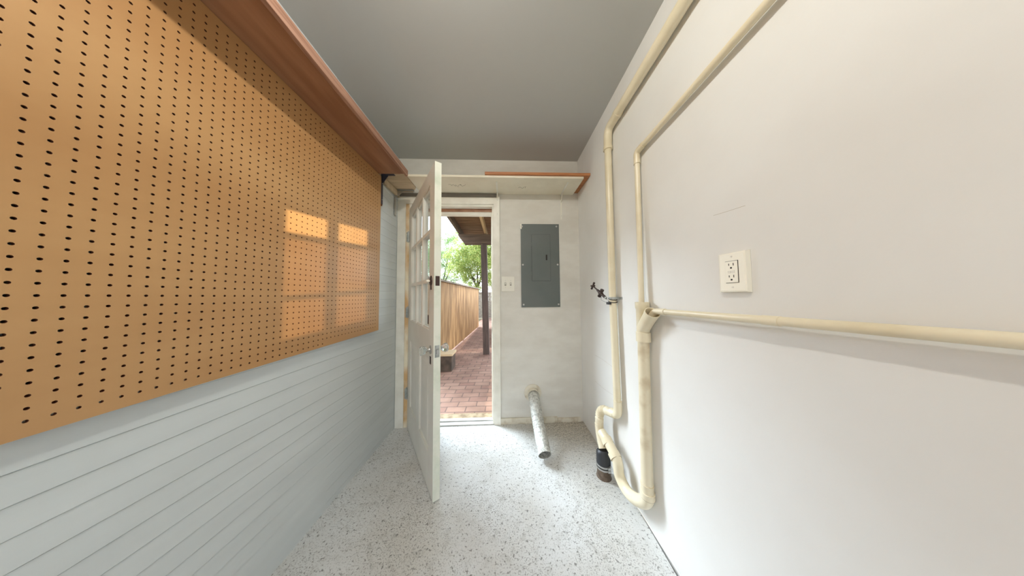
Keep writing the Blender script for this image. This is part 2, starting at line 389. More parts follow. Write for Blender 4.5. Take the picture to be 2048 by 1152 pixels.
# door casing, jambs, header, threshold
tr = MB(); cz = 2.115
tr.box((WL+0.004, D-0.018, 0), (OX0-0.034, D, cz), ch=0.003); tr.box((OX1+0.008, D-0.018, 0), (OX1+0.062, D, cz), ch=0.003); tr.box((OX0-0.036, D-0.0175, OZ1+0.012), (OX1+0.010, D, cz-0.0005), ch=0.003)
tr.box((OX1+0.050, D-0.024, 0), (OX1+0.066, D-0.016, cz+0.004), ch=0.003)
struct(tr.build('trim_1', M['trim']), 'white painted casing around the doorway')
jm = MB(); jm.box((OX0-0.014, D-0.006, -0.02), (OX0+0.006, D+0.17, OZ1), ch=0.002); jm.box((OX1-0.008, D-0.006, -0.02), (OX1+0.012, D+0.17, OZ1), ch=0.002)
jm.box((OX1-0.020, D+0.055, -0.02), (OX1-0.006, D+0.10, OZ1-0.02), ch=0.002); jm.box((OX0, D+0.055, -0.02), (OX0+0.014, D+0.10, OZ1-0.02), ch=0.002)
jm.box((OX0-0.01, D-0.006, OZ1-0.006), (OX1+0.01, D+0.17, OZ1+0.014)); jm.box((OX0, D+0.05, OZ1-0.062), (OX1, D+0.10, OZ1-0.036))
struct(jm.build('trim_2', M['trim']), 'cream door jamb')
struct(MB().box((OX0-0.0335, D-0.012, 0), (OX0-0.004, D-0.0005, OZ1+0.011), ch=0.001).build('trim_8', M['barewood']), 'cream and bare wood jamb strip behind the hinges')
struct(MB().box((OX0, D+0.045, OZ1-0.036), (OX1, D+0.10, OZ1-0.005)).build('trim_3', M['wood_brown']), 'bare brown strip under the door header')
th = MB(); th.box((OX0, D-0.012, -0.01), (OX1, D+0.030, 0.010), ch=0.003); th.box((OX0, D+0.036, -0.03), (OX1, D+0.075, 0.018), ch=0.003)
struct(th.build('trim_4', M['sill']), 'white door sill')
for i, z in enumerate((1.27, 0.85)):
    s = MB().box((OX1-0.0095, D+0.012, z-0.03), (OX1-0.0075, D+0.045, z+0.03)); struct(s.build('trim_%d' % (5+i), M['bronze']), 'strike plate in the right jamb')

# ------------------------------------------------------------------ door leaf
hx, hy = -0.885, 1.885
P1 = Vector((-0.417, 1.200)); dv = P1-Vector((hx, hy)); L = dv.length; dv.normalize()
nv = Vector((-dv.y, dv.x))                       # points away from the camera-left face
if nv.x < 0: nv = -nv
DM = basis((hx, hy, 0.006), (dv.x, dv.y, 0), (nv.x, nv.y, 0), (0, 0, 1))   # local x along leaf, y thickness, z up
door = thing('door_1', (hx, hy, 0), 'white glazed door standing open into the room', 'door'); del door['category']; door['kind'] = 'structure'
T = 0.040; HT = 1.990
def dz(z): return z-0.006
lf = MB()
lf.box((0, 0, 0), (0.105, T, HT), DM); lf.box((L-0.105, 0, 0), (L-0.0005, T, HT), DM)
lf.box((0.105, 0, HT-0.10), (L-0.105, T, HT), DM)
lf.box((0.105, 0, dz(0.79)), (L-0.105, T, dz(0.965)), DM)
lf.box((0.105, 0, 0), (L-0.105, T, dz(0.22)), DM)
xm = L/2
lf.box((xm-0.05, 0, dz(0.22)), (xm+0.05, T, dz(0.79)), DM)
g0, g1 = dz(0.965), HT-0.10
for k in (1, 2):
    x = 0.105+(L-0.21)*k/3; lf.prism([(x-0.012, 0.004), (x-0.004, 0), (x+0.004, 0), (x+0.012, 0.004), (x+0.012, T-0.004), (x+0.004, T), (x-0.004, T), (x-0.012, T-0.004)], g0, g1, 2)
    for i in range(len(lf.v)-16, len(lf.v)): lf.v[i] = tuple(DM @ Vector(lf.v[i]))
    z = (dz(1.275), dz(1.595))[k-1]; lf.box((0.105, 0.002, z-0.012), (L-0.105, T-0.002, z+0.012), DM)
# beads around the glass
for (a, b) in (((0.105, 0.008, g0), (0.113, T-0.008, g1)), ((L-0.113, 0.008, g0), (L-0.105, T-0.008, g1)), ((0.105, 0.008, g0), (L-0.105, T-0.008, g0+0.008)), ((0.105, 0.008, g1-0.008), (L-0.105, T-0.008, g1))):
    lf.box(a, b, DM)
lf.build('door_leaf', M['door'], door)
MB().box((0.108, T/2-0.0015, g0), (L-0.108, T/2+0.0015, g1), DM).build('door_glass', M['glass'], door)
for (x0, x1) in ((0.105, xm-0.05), (xm+0.05, L-0.105)):
    pn = MB(); z0, z1 = dz(0.22), dz(0.79)
    for (ya, yb) in ((0.012, 0.004), (T-0.012, T-0.004)):
        o8 = [(x0, ya, z0), (x1, ya, z0), (x1, ya, z1), (x0, ya, z1)]; i8 = [(x0+0.05, yb, z0+0.05), (x1-0.05, yb, z0+0.05), (x1-0.05, yb, z1-0.05), (x0+0.05, yb, z1-0.05)]
        pn.add(o8+i8, [(0, 1, 5, 4), (1, 2, 6, 5), (2, 3, 7, 6), (3, 0, 4, 7), (4, 5, 6, 7)], DM)
    # ogee sticking round the panel
    for ya in (0.0, T-0.012):
        for (a, b) in (((x0, ya+0.003, z0), (x0+0.010, ya+0.012, z1)), ((x1-0.010, ya+0.003, z0), (x1, ya+0.012, z1)), ((x0, ya+0.003, z0), (x1, ya+0.012, z0+0.010)), ((x0, ya+0.003, z1-0.010), (x1, ya+0.012, z1))): pn.box(a, b, DM)
    pn.build('door_panel', M['door'], door)
MB().box((L-0.0005, 0, 0), (L+0.0006, T, HT), DM).build('door_edge', M['door_edge'], door)
for z in (0.30, 1.03, 1.73):
    hg = MB(); hg.box((-0.003, -0.001, dz(z)-0.045), (0.0, T, dz(z)+0.045), DM)
    a = DM @ Vector((-0.004, -0.007, dz(z)-0.048)); b = DM @ Vector((-0.004, -0.007, dz(z)+0.048)); hg.cyl(a, b, 0.008, 12)
    a = DM @ Vector((-0.004, -0.007, dz(z)+0.048)); b = DM @ Vector((-0.004, -0.007, dz(z)+0.056)); hg.cyl(a, b, 0.005, 10)
    hg.box((OX0-0.026, D-0.0145, z-0.045), (OX0-0.004, D-0.0125, z+0.045))
    hg.build('hinge', M['galv'], door, smooth=True)
ky = L-0.062
def along(mb, x, z, seq, seg=20, side=-1):
    """lathe-like stack perpendicular to the leaf: seq of (dist, radius)"""
    base = 0 if side < 0 else T
    pts = [DM @ Vector((x, base+side*d, z)) for d, r in seq]; mb.tube(pts, [r for d, r in seq], seg)
kb = MB(); along(kb, ky, dz(0.85), [(0, 0.026), (0.004, 0.026), (0.006, 0.012), (0.018, 0.008), (0.024, 0.010)]); kb.build('knob_rose', M['steel'], door, smooth=True)
kc = MB(); along(kc, ky, dz(0.85), [(0.020, 0.010), (0.032, 0.022), (0.048, 0.029), (0.060, 0.027), (0.066, 0.016)], 8); kc.build('door_knob', M['crystal'], door)
kb = MB(); along(kb, ky, dz(0.85), [(0, 0.026), (0.004, 0.026), (0.006, 0.011), (0.024, 0.009)], side=1); kb.build('knob_rose', M['steel'], door, smooth=True)
kc = MB(); along(kc, ky, dz(0.85), [(0.020, 0.010), (0.032, 0.022), (0.048, 0.029), (0.060, 0.027), (0.066, 0.016)], 8, 1); kc.build('door_knob', M['crystal'], door)
es = MB(); es.box((ky-0.012, -0.003, dz(0.765)), (ky+0.012, 0, dz(0.81)), DM, ch=0.001); es.build('keyhole_plate', M['bronze'], door)
db = MB(); along(db, ky+0.002, dz(1.268), [(0, 0.028), (0.006, 0.026), (0.008, 0.010), (0.014, 0.008)]); db.box((ky-0.010, -0.004, dz(1.215)), (ky+0.014, 0, dz(1.30)), DM); db.build('deadbolt_plate', M['bronze'], door, smooth=True)
tt = MB(); tt.box((ky-0.020, -0.034, dz(1.262)), (ky+0.024, -0.013, dz(1.274)), DM, ch=0.003); tt.build('thumb_turn', M['plastic'], door)
MB().box((L+0.0006, 0.008, dz(1.237)), (L+0.002, T-0.008, dz(1.295)), DM).build('bolt_plate', M['bronze'], door)
lt = MB(); lt.box((L+0.0006, 0.007, dz(0.815)), (L+0.002, T-0.007, dz(0.885)), DM); lt.build('latch_plate', M['galv'], door)
lt = MB(); lt.box((L+0.002, 0.014, dz(0.838)), (L+0.012, T-0.014, dz(0.862)), DM, ch=0.002); lt.build('latch_bolt', M['steel'], door)
ct = MB(); ct.box((L-0.125, -0.004, dz(1.00)), (L-0.115, 0, dz(1.055)), DM); ct.build('glazing_clip', M['bronze'], door)

# ------------------------------------------------------------------ pegboard
PX = -0.968; PT = 0.0065; S = 0.0254
yh, zh = 0.4002, 1.3075     # one hole centre seen at the left of the picture
y1b, z1b = 1.585, 2.127
peg = thing('pegboard', (PX, 0.5, 0.9), 'large tan perforated hardboard panel on the left wall under the brown shelf', 'pegboard')
ys = []; k0 = math.floor((-0.70-yh)/S)
k1 = math.floor((y1b-0.008-yh)/S - 0.5); zbot = lambda y: 0.894+0.0234*(y-0.43); j1 = math.floor((z1b-0.004-zh)/S-0.5)
ya0 = yh+(k0-0.5)*S; ya1 = yh+(k1+0.5)*S; za1 = zh+(j1+0.5)*S
RH = 0.0032; pm = MB(); wall = MB(); NH = 12
oct_ = [(-0.5, -0.5), (-1/6, -0.5), (1/6, -0.5), (0.5, -0.5), (0.5, -1/6), (0.5, 1/6), (0.5, 0.5), (1/6, 0.5), (-1/6, 0.5), (-0.5, 0.5), (-0.5, 1/6), (-0.5, -1/6)]
cir = [(math.cos(math.atan2(q, p)), math.sin(math.atan2(q, p))) for p, q in oct_]
for k in range(k0, k1+1):
    j0 = math.ceil((zbot(yh+(k+0.5)*S)+0.003-zh)/S+0.5); q0, q1, za0 = yh+(k-0.5)*S, yh+(k+0.5)*S, zh+(j0-0.5)*S
    pm.add([(PX, q0, zbot(q0)), (PX, q1, zbot(q1)), (PX, q1, za0), (PX, q0, za0)], [(0, 1, 2, 3)])
    for j in range(j0, j1+1):
        cy, cz_ = yh+k*S, zh+j*S
        V = [(PX, cy+p*S, cz_+q*S) for p, q in oct_] + [(PX, cy+p*RH, cz_+q*RH) for p, q in cir]
        pm.add(V, [(i, (i+1) % NH, NH+(i+1) % NH, NH+i) for i in range(NH)])
        V = [(PX, cy+p*RH, cz_+q*RH) for p, q in cir] + [(PX-PT, cy+p*RH, cz_+q*RH) for p, q in cir]
        wall.add(V, [(i, (i+1) % NH, NH+(i+1) % NH, NH+i) for i in range(NH)])
pm.add([(PX, ya0, za1), (PX, ya1, za1), (PX, ya1, z1b), (PX, ya0, z1b)], [(0, 1, 2, 3)])
pm.add([(PX, ya1, zbot(ya1)), (PX, y1b, zbot(y1b)), (PX, y1b, z1b), (PX, ya1, z1b)], [(0, 1, 2, 3)])
pm.add([(PX, ya0, zbot(ya0)), (PX-PT, ya0, zbot(ya0)), (PX-PT, y1b, zbot(y1b)), (PX, y1b, zbot(y1b))], [(0, 1, 2, 3)])
pm.add([(PX, y1b, zbot(y1b)), (PX-PT, y1b, zbot(y1b)), (PX-PT, y1b, z1b), (PX, y1b, z1b)], [(0, 1, 2, 3)])
pm.build('perforated_panel', M['peg'], peg, recalc=False)
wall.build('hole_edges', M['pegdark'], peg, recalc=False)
st = MB()
for z in (0.96, 2.09): st.box((WL+0.004, ya0, z-0.02), (PX-PT-0.001, y1b-0.03, z+0.02))
for y in (1.54, 0.55, -0.4): st.box((WL+0.004, y-0.02, 0.98), (PX-PT-0.001, y+0.02, 2.07))
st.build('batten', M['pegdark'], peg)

# ------------------------------------------------------------------ shelves
ls = thing('plywood_shelf', (-0.87, 0.5, 2.13), 'long brown plywood shelf above the perforated board', 'shelf')
MB().box((WL+0.004, -0.7, 2.129), (-0.762, 1.553, 2.150)).build('shelf_board', M['wood_brown'], ls)
le = MB().box((-0.762, -0.7, 2.108), (-0.744, 1.549, 2.152), ch=0.002).build('front_strip', M['wood_edge'], ls); le['label'] = 'pinkish front edging strip'
# angle brackets of the plywood shelf
def bracket(name, corner, wallv, armv, h, a, wdt, mt, label, cat='bracket', group=None, thick=0.003):
    """corner point at the top of the wall; wallv = unit vector across the bracket; armv = unit vector out of the wall"""
    t = thing(name, corner, label, cat, group)
    W_ = Vector(wallv); A = Vector(armv); c = Vector(corner); Z = Vector((0, 0, 1)); m = basis(c, W_, A, Z)
    MB().box((-wdt/2, 0, -h), (wdt/2, thick, 0), m, ch=0.0008).build('wall_leg', mt, t)
    MB().box((-wdt/2, thick+0.0003, -thick), (wdt/2, a, 0), m, ch=0.0008).build('shelf_arm', mt, t)
    g = MB(); g.prism([(0.004, -0.004), (0.004, -min(h*0.45, 0.07)), (0.010, -min(h*0.45, 0.07)), (min(a*0.5, 0.08), -0.008), (min(a*0.5, 0.08), -0.004)], -0.0015, 0.0015, 0)
    for i in range(len(g.v)): g.v[i] = tuple(m @ Vector(g.v[i]))
    g.build('rib', mt, t)
    s = MB()
    
    for z in (-h*0.3, -h*0.85):
        s = MB(); s.tube([m @ Vector((0, thick, z)), m @ Vector((0, thick+0.002, z))], 0.003, 10); s.build('screw', M['steel'], t)
    return t
MB().box((WL+0.0045, 1.5855, 1.90), (PX-0.0035, 1.610, 2.127)).build('batten', M['pegdark'], peg)
bracket('shelf_bracket', (PX-0.003, 1.598, 2.150), (0, 1, 0), (1, 0, 0), 0.24, 0.10, 0.022, M['darkmetal'], 'dark blue-grey angle bracket at the far end of the perforated board')
bracket('shelf_bracket', (WL+0.006, 1.832, 2.150), (0, 1, 0), (1, 0, 0), 0.235, 0.17, 0.026, M['steel'], 'grey metal angle bracket in the left corner beside the door casing')

bs = MB(); bs.box((-0.785, 1.622, 2.153), (0.672, D-0.001, 2.171), ch=0.002)
ws = tag(bs.build('white_shelf', M['shelf_white']), 'long white-painted shelf on the end wall above the doorway', 'shelf')
for (cx, cy, wd, n_) in ((-0.40, 1.75, 0.16, 18), (0.17, 1.77, 0.08, 10)):       # pencil scribbles on the underside
    pts = [(cx+wd*(k/n_-0.5)+RNG.uniform(-0.012, 0.012), cy+RNG.uniform(-0.022, 0.022), 2.1526) for k in range(n_)]
    mk = MB(); mk.tube(pts, 0.0011, 4); mk.build('pencil_mark', M['shelfmark'], ws)
bo = MB(); bo.box((-0.155, 1.607, 2.1715), (0.7225, D-0.001, 2.192), ch=0.001); tag(bo.build('wooden_board', M['wood_orange']), 'bare orange-brown board lying on top of the white shelf, right half', 'board')
cs = MB(); cs.prism([(WL+0.005, 1.558), (-0.792, 1.600), (-0.792, 1.80), (-0.85, D-0.022), (WL+0.005, D-0.022)], 2.153, 2.170, 2)
tag(cs.build('corner_board', M['shelf_beige']), 'beige board filling the corner between the brown shelf and the white shelf', 'board')
bracket('shelf_bracket', (-0.062, D-0.018-0.0085, 2.1525), (1, 0, 0), (0, -1, 0), 0.24, 0.19, 0.014, M['trim'], 'thin white bracket under the white shelf at the door casing corner', thick=0.0025)
for pts in WRO_MARKS:
    mb = MB(); mb.tube([(WR, y, z) for y, z in pts], 0.0004, 4); mb.build('wall_scratch', M['joint'], WRO)
bracket('shelf_bracket', (0.555, D-0.001, 2.1525), (1, 0, 0), (0, -1, 0), 0.245, 0.22, 0.014, M['trim'], 'thin white bracket under the white shelf above the grey electrical panel', thick=0.0025)
MB_ = MB(); MB_.box((WL+0.006, D-0.020, 2.1165), (-0.074, D-0.001, 2.1475), ch=0.001); tag(MB_.build('shelf_strip', M['cleat']), 'long dark grey strip under the white shelf on top of the door casing', 'cleat')  # flat dark grey strip filling the band between casing and shelf
cl = MB(); cl.prism([(WL+0.006, 1.64), (WL+0.006, 1.87), (WL+0.026, 1.87), (WL+0.026, 1.64)], 2.10, 2.148, 2)
tag(cl.build('shelf_strip', M['shelf_beige']), 'short beige wooden cleat on the left wall under the corner board', 'cleat')

# ------------------------------------------------------------------ electrical panel, switch, outlet
ep = thing('electrical_panel', (0.342, D, 1.066), 'grey metal breaker panel on the end wall', 'electrical panel')
MB().box((0.158, D-0.012, 1.066), (0.526, D-0.0005, 1.860), ch=0.002).build('cover', M['panel'], ep)
pd = MB().box((0.262, D-0.0165, 1.314), (0.437, D-0.0125, 1.757), ch=0.0012).build('panel_door', M['panel'], ep)
MB().box((0.2595, D-0.0129, 1.3115), (0.4395, D-0.0121, 1.7595)).build('door_gap', M['seam'], ep)
dl = MB(); dl.box((0.394, D-0.0185, 1.510), (0.408, D-0.0166, 1.562)); dl.build('latch', M['slot'], pd)
dl = MB(); dl.box((0.381, D-0.0180, 1.515), (0.390, D-0.0166, 1.556)); dl.build('latch_bezel', M['panel'], pd)
for z in (1.665, 1.385):
    h_ = MB().box((0.2535, D-0.0165, z-0.016), (0.2605, D-0.0122, z+0.016)); h_.build('hinge', M['panel'], ep)
for (x, z) in ((0.170, 1.836), (0.502, 1.836), (0.175, 1.468), (0.508, 1.468), (0.178, 1.090), (0.510, 1.090)):
    s = MB(); s.tube([(x, D-0.012, z), (x, D-0.0150, z), (x, D-0.0165, z)], [0.0085, 0.0085, 0.005], 14); s.build('screw', M['steel'], ep)
pc = MB().box((0.1535, D-0.013, 1.812), (0.168, D-0.0005, 1.862), ch=0.003).build('paint_chip', M['trim'], ep); pc['label'] = 'white paint on the corner'

sw = thing('light_switch', (0.033, D, 1.286), 'white double toggle switch plate beside the doorway', 'light switch')
MB().box((-0.028, D-0.006, 1.217), (0.094, D-0.0005, 1.357), ch=0.003).build('plate', M['plastic_warm'], sw)
for x in (0.008, 0.058):
    MB().box((x-0.008, D-0.0065, 1.270), (x+0.008, D-0.0058, 1.302)).build('slot', M['crease'], sw)
    t_ = MB().prism([(D-0.006, 1.280), (D-0.018, 1.291), (D-0.018, 1.298), (D-0.006, 1.294)], x-0.005, x+0.005, 0); t_.build('toggle', M['plastic_warm'], sw)
    s = MB()
    
    for z in (1.318, 1.255):
        s = MB(); s.cyl((x, D-0.006, z), (x, D-0.0075, z), 0.003, 10); s.build('screw', M['steel'], sw)

ot = thing('wall_outlet', (WR, 0.597, 1.238), 'white ground-fault outlet on the right wall above the horizontal pipe', 'outlet')
y0, y1, z0, z1 = 0.559, 0.637, 1.176, 1.302; x0 = WR-0.0005
pl = MB(); e = 0.006; dp = 0.013
pl.add([(x0, y0, z0), (x0, y1, z0), (x0, y1, z1), (x0, y0, z1), (x0-dp, y0+0.002, z0+0.002), (x0-dp, y1-0.002, z0+0.002), (x0-dp, y1-0.002, z1-0.002), (x0-dp, y0+0.002, z1-0.002),
        (x0-dp-0.0015, y0+e, z0+e), (x0-dp-0.0015, y1-e, z0+e), (x0-dp-0.0015, y1-e, z1-e), (x0-dp-0.0015, y0+e, z1-e)],
       [(0, 1, 5, 4), (1, 2, 6, 5), (2, 3, 7, 6), (3, 0, 4, 7), (4, 5, 9, 8), (5, 6, 10, 9), (6, 7, 11, 10), (7, 4, 8, 11), (8, 9, 10, 11)])
pl.build('cover_plate', M['plastic'], ot)
fy, fz = 0.597, 1.240; fx = x0-dp-0.0015
gp = MB().box((fx-0.0006, fy-0.0178, fz-0.0345), (fx+0.0003, fy+0.0178, fz+0.0345)).build('gap', M['slot'], ot)
MB().box((fx-0.0026, fy-0.0166, fz-0.0333), (fx-0.0005, fy+0.0166, fz+0.0333), ch=0.0008).build('receptacle', M['plastic'], ot)
sl = MB()
for s_ in (1, -1):
    c_ = fz+s_*0.0185
    sl.box((fx-0.0029, fy-0.0075, c_+0.0005), (fx-0.0024, fy-0.0055, c_+0.0085)); sl.box((fx-0.0029, fy+0.0050, c_+0.0015), (fx-0.0024, fy+0.0070, c_+0.0080))
    sl.cyl((fx-0.0024, fy, c_-0.0060), (fx-0.0029, fy, c_-0.0060), 0.0028, 12)
sl.build('slots', M['slot'], ot)
for dy in (-0.005, 0.005):
    MB().box((fx-0.0036, fy+dy-0.0042, fz-0.0035), (fx-0.0025, fy+dy+0.0042, fz+0.0035), ch=0.0006).build('test_button', M['plastic_warm'], ot)
for z in (fz+0.048, fz-0.048):
    s = MB(); s.cyl((fx, fy, z), (fx-0.001, fy, z), 0.0028, 12); s.build('screw', M['plastic_warm'], ot)

# ------------------------------------------------------------------ pipes
def ring(mb, p, d, r, ln, seg=24):
    p = Vector(p); d = Vector(d).normalized(); mb.tube([p-d*(ln/2+0.0008), p-d*ln/2, p+d*ln/2, p+d*(ln/2+0.0008)], [r-0.0015, r, r, r-0.0015], seg)
# A: vent pipe
va = thing('vent_pipe', (0.692, 1.25, 2.27), 'thicker cream pipe high on the right wall that turns down beside the corner', 'pipe')
MB().tube([(0.690, -1.0, 2.305), (0.690, 1.14, 2.272)], 0.0255).build('upper_run', M['pvc'], va, smooth=True)
mb = MB(); mb.tube(fillet([(0.692, 1.12, 2.272), (0.692, 1.262, 2.270), (0.692, 1.268, 2.14)], 0.05), 0.0255, 24); mb.build('elbow', M['pvc'], va, smooth=True)
mb = MB(); ring(mb, (0.692, 1.268, 2.145), (0, 0, 1), 0.0282, 0.022); mb.build('elbow_hub', M['pvc'], va, smooth=True)
mb = MB(); ring(mb, (0.692, 1.145, 2.272), (0, 1, 0), 0.0285, 0.022); mb.build('elbow_hub', M['pvc'], va, smooth=True)
mb = MB(); mb.tube([(0.692, 1.268, 2.14), (0.692, 1.264, 1.2), (0.692, 1.243, 0.49)], 0.0215, 24); mb.build('down_run', M['pvc'], va, smooth=True)
mb = MB(); mb.tube(fillet([(0.692, 1.242, 0.52), (0.692, 1.240, 0.428), (0.676, 1.292, 0.428)], 0.045), 0.0245, 24); mb.build('lower_elbow', M['pvc'], va, smooth=True)
# ribbed flexible bend
path = fillet([(0.682, 1.262, 0.425), (0.645, 1.385, 0.405), (0.636, 1.380, 0.265)], 0.07, 44)
rr = [0.0235+0.0042*math.sin(i*1.15) for i in range(len(path))]
mb = MB(); mb.tube(path, rr, 20); fb = mb.build('ribbed_bend', M['pvc_dirty'], va, smooth=True); fb['label'] = 'ribbed flexible bend'
mb = MB(); mb.tube([(0.636, 1.379, 0.280), (0.6365, 1.381, 0.300)], 0.0275, 24); mb.build('lower_hub', M['pvc_dirty'], va, smooth=True)
# floor stub with rubber coupling
fs = thing('floor_drain_stub', (0.635, 1.328, 0), 'rusty iron pipe stub with a black rubber coupling at the floor by the right wall', 'drain')
MB().tube([(0.635, 1.328, 0), (0.635, 1.328, 0.008), (0.635, 1.328, 0.085)], [0.046, 0.041, 0.040], 28).build('iron_stub', M['iron'], fs, smooth=True)
MB().tube([(0.635, 1.328, 0.068), (0.635, 1.328, 0.070), (0.635, 1.328, 0.150), (0.635, 1.329, 0.160), (0.635, 1.330, 0.166)], [0.040, 0.043, 0.043, 0.036, 0.030], 28).build('rubber_coupling', M['rubber'], fs, smooth=True)
for z in (0.062, 0.080):
    mb = MB(); mb.pipe_open([(0.635, 1.328, z-0.005), (0.635, 1.328, z+0.005)], 0.0447, 0.0400, 28); mb.box((0.640, 1.276, z-0.005), (0.658, 1.290, z+0.010), ch=0.002); mb.build('hose_clamp', M['steel'], fs)
# C: standpipe with wye and trap
sp_ = thing('standpipe', (0.690, 0.985, 0.2), 'thick cream standpipe with an angled open branch and a U-shaped trap at the floor', 'pipe')
mb = MB(); mb.tube([(0.690, 0.985, 1.0), (0.690, 0.996, 0.20)], 0.0255, 28); mb.build('riser', M['pvc_dirty'], sp_, smooth=True)
mb = MB(); mb.pipe_open([(0.690, 0.985, 0.96), (0.690, 0.985, 1.10), (0.690, 0.985, 1.105), (0.690, 0.985, 1.135)], [0.0285, 0.0285, 0.0320, 0.0320], 0.0250, 28)
mb.pipe_open([(0.690, 0.985, 0.940), (0.690, 0.985, 0.985)], 0.0320, 0.026, 28); mb.build('wye_fitting', M['pvc'], sp_, smooth=True)
bd = Vector((-0.010, -0.082, 0.088)); b0 = Vector((0.688, 0.985, 1.00)); bn = bd.normalized()
mb = MB(); mb.pipe_open([b0, b0+bd*0.78, b0+bd*1.02], [0.0285, 0.0300, 0.0315], [0.024, 0.0265, 0.0280], 28); mb.build('wye_branch', M['pvc'], sp_, smooth=True)
trap_pts = fillet([(0.690, 0.995, 0.25), (0.690, 0.995, 0.150), (0.676, 1.12, 0.070), (0.664, 1.200, 0.105), (0.656, 1.195, 0.205), (0.646, 1.285, 0.245), (0.638, 1.350, 0.262)], [0.07, 0.07, 0.04, 0.04, 0.05], 10)
mb = MB(); mb.tube(trap_pts, 0.0285, 28); mb.build('trap', M['pvc'], sp_, smooth=True)
dd = Vector((-0.010, 0.070, 0.042))
for (q_, d_, r_, l_) in (((0.6535, 1.222, 0.208), (-0.008, 0.06, 0.035), 0.0332, 0.030), ((0.6450, 1.292, 0.244), dd, 0.0335, 0.032), ((0.690, 0.995, 0.200), (0, 0, 1), 0.0318, 0.026)):
    mb = MB(); ring(mb, q_, d_, r_, l_); hb = mb.build('trap_hub', M['pvc'], sp_, smooth=True)
    mb = MB(); ring(mb, Vector(q_)-Vector(d_).normalized()*(l_/2+0.0008), d_, r_-0.0006, 0.0016); mb.build('joint_line', M['joint'], hb)
mb = MB(); mb.tube(fillet([(0.636, 1.379, 0.279), (0.636, 1.365, 0.22), (0.635, 1.328, 0.172)], 0.03), 0.0270, 24); mb.build('sanitary_tee', M['pvc_dirty'], sp_, smooth=True)
# B : condensate pipe
cb = thing('condensate_pipe', (0.695, 0.99, 1.92), 'thinner cream pipe that slopes across the right wall and drops into the standpipe', 'pipe')
MB().tube([(0.702, -1.0, 1.985), (0.702, 0.98, 1.925)], 0.0128, 18).build('upper_run', M['pvc'], cb, smooth=True)
mb = MB(); mb.tube(fillet([(0.702, 0.95, 1.926), (0.702, 1.003, 1.924), (0.702, 1.003, 1.86)], 0.022), 0.0155, 18); mb.build('elbow', M['pvc'], cb, smooth=True)
MB().tube([(0.702, 1.003, 1.87), (0.693, 0.994, 1.09)], 0.0128, 18).build('down_run', M['pvc'], cb, smooth=True)
# D : washer drain pipe
dp_ = thing('drain_pipe', (0.688, 0.4, 1.10), 'long horizontal cream pipe running along the right wall into the angled branch', 'pipe')
MB().tube([(0.694, -1.0, 1.118), (0.694, 0.90, 1.096)], 0.0117, 20).build('pipe_run', M['pvc'], dp_, smooth=True)
mb = MB(); mb.tube(fillet([(0.694, 0.845, 1.0966), (0.692, 0.905, 1.095), (0.689, 0.925, 1.07)], 0.02), 0.0140, 20); mb.build('pipe_elbow', M['pvc_dirty'], dp_, smooth=True)
mb = MB(); ring(mb, (0.694, 0.50, 1.1006), (0, 1, 0), 0.0130, 0.035); mb.build('pipe_coupling', M['pvc'], dp_, smooth=True)
# straps holding pipes to the wall
def strap(y, z, r, px, label, vert=False):
    t = thing('pipe_strap', (WR, y, z), label, 'strap')
    mb = MB(); m = 14
    if vert:
        pts = [(WR-0.001, y-r-0.03, z), (WR-0.001, y-r-0.002, z)] + [(px-(r+0.001)*math.sin(math.pi*i/m), y-(r+0.001)*math.cos(math.pi*i/m), z) for i in range(m+1)] + [(WR-0.001, y+r+0.002, z), (WR-0.001, y+r+0.03, z)]
    V = []; 
    for q in pts: V += [(q[0], q[1], q[2]-0.007), (q[0], q[1], q[2]+0.007)]
    mb.add(V, [(2*i, 2*i+2, 2*i+3, 2*i+1) for i in range(len(pts)-1)])
    o = mb.build('band', M['galv'], t); md = o.modifiers.new('t', 'SOLIDIFY'); md.thickness = 0.0012
    s = MB(); s.cyl((WR-0.001, y-r-0.022, z), (WR-0.004, y-r-0.022, z), 0.004, 10); s.build('screw', M['steel'], t)
    return t
strap(1.262, 1.152, 0.0222, 0.692, 'grey metal strap around the vertical pipe beside the valve', True)
# wire clamp + valve
hc = thing('pipe_clamp', (0.667, 1.255, 1.142), 'dark wire clamp around the vertical pipe just under the brown valve', 'clamp')
mb = MB(); N = 24
for dzc in (-0.010, 0.006):
    mb.tube([(0.692+0.0245*math.cos(2*math.pi*i/N), 1.262+0.0245*math.sin(2*math.pi*i/N), 1.140+dzc+0.006*math.sin(2*math.pi*i/N)) for i in range(N+1)], 0.0022, 8)
mb.build('wire_band', M['slot'], hc)
mb = MB(); mb.box((0.655, 1.245, 1.112), (0.673, 1.275, 1.128), ch=0.003); mb.build('rubber_pad', M['rubber'], hc)
mb = MB(); mb.tube(fillet([(0.672, 1.28, 1.138), (0.650, 1.320, 1.165), (0.648, 1.330, 1.140), (0.668, 1.285, 1.120)], 0.008), 0.002, 8); mb.build('wire_loop', M['galv'], hc)
vv = thing('stop_valve', (0.66, 1.33, 1.18), 'small brown stop valve with a tee handle left of the vertical pipe', 'valve')
a = Vector((0.662, 1.300, 1.158)); b = Vector((0.630, 1.405, 1.238)); dd = (b-a).normalized(); side = dd.cross(Vector((1, 0.2, 0))).normalized(); sid2 = dd.cross(side).normalized()
mb = MB(); mb.tube([a, a+dd*0.035, a+dd*0.037, a+dd*0.060, a+dd*0.064, a+dd*0.085], [0.009, 0.009, 0.0135, 0.0135, 0.010, 0.008], 16)
c_ = a+dd*0.047; mb.tube([c_-side*0.028, c_-side*0.018, c_-side*0.0175, c_+side*0.0175, c_+side*0.018, c_+side*0.028], [0.0125, 0.0125, 0.0095, 0.0095, 0.0125, 0.0125], 14)
mb.build('valve_body', M['valve'], vv, smooth=True)
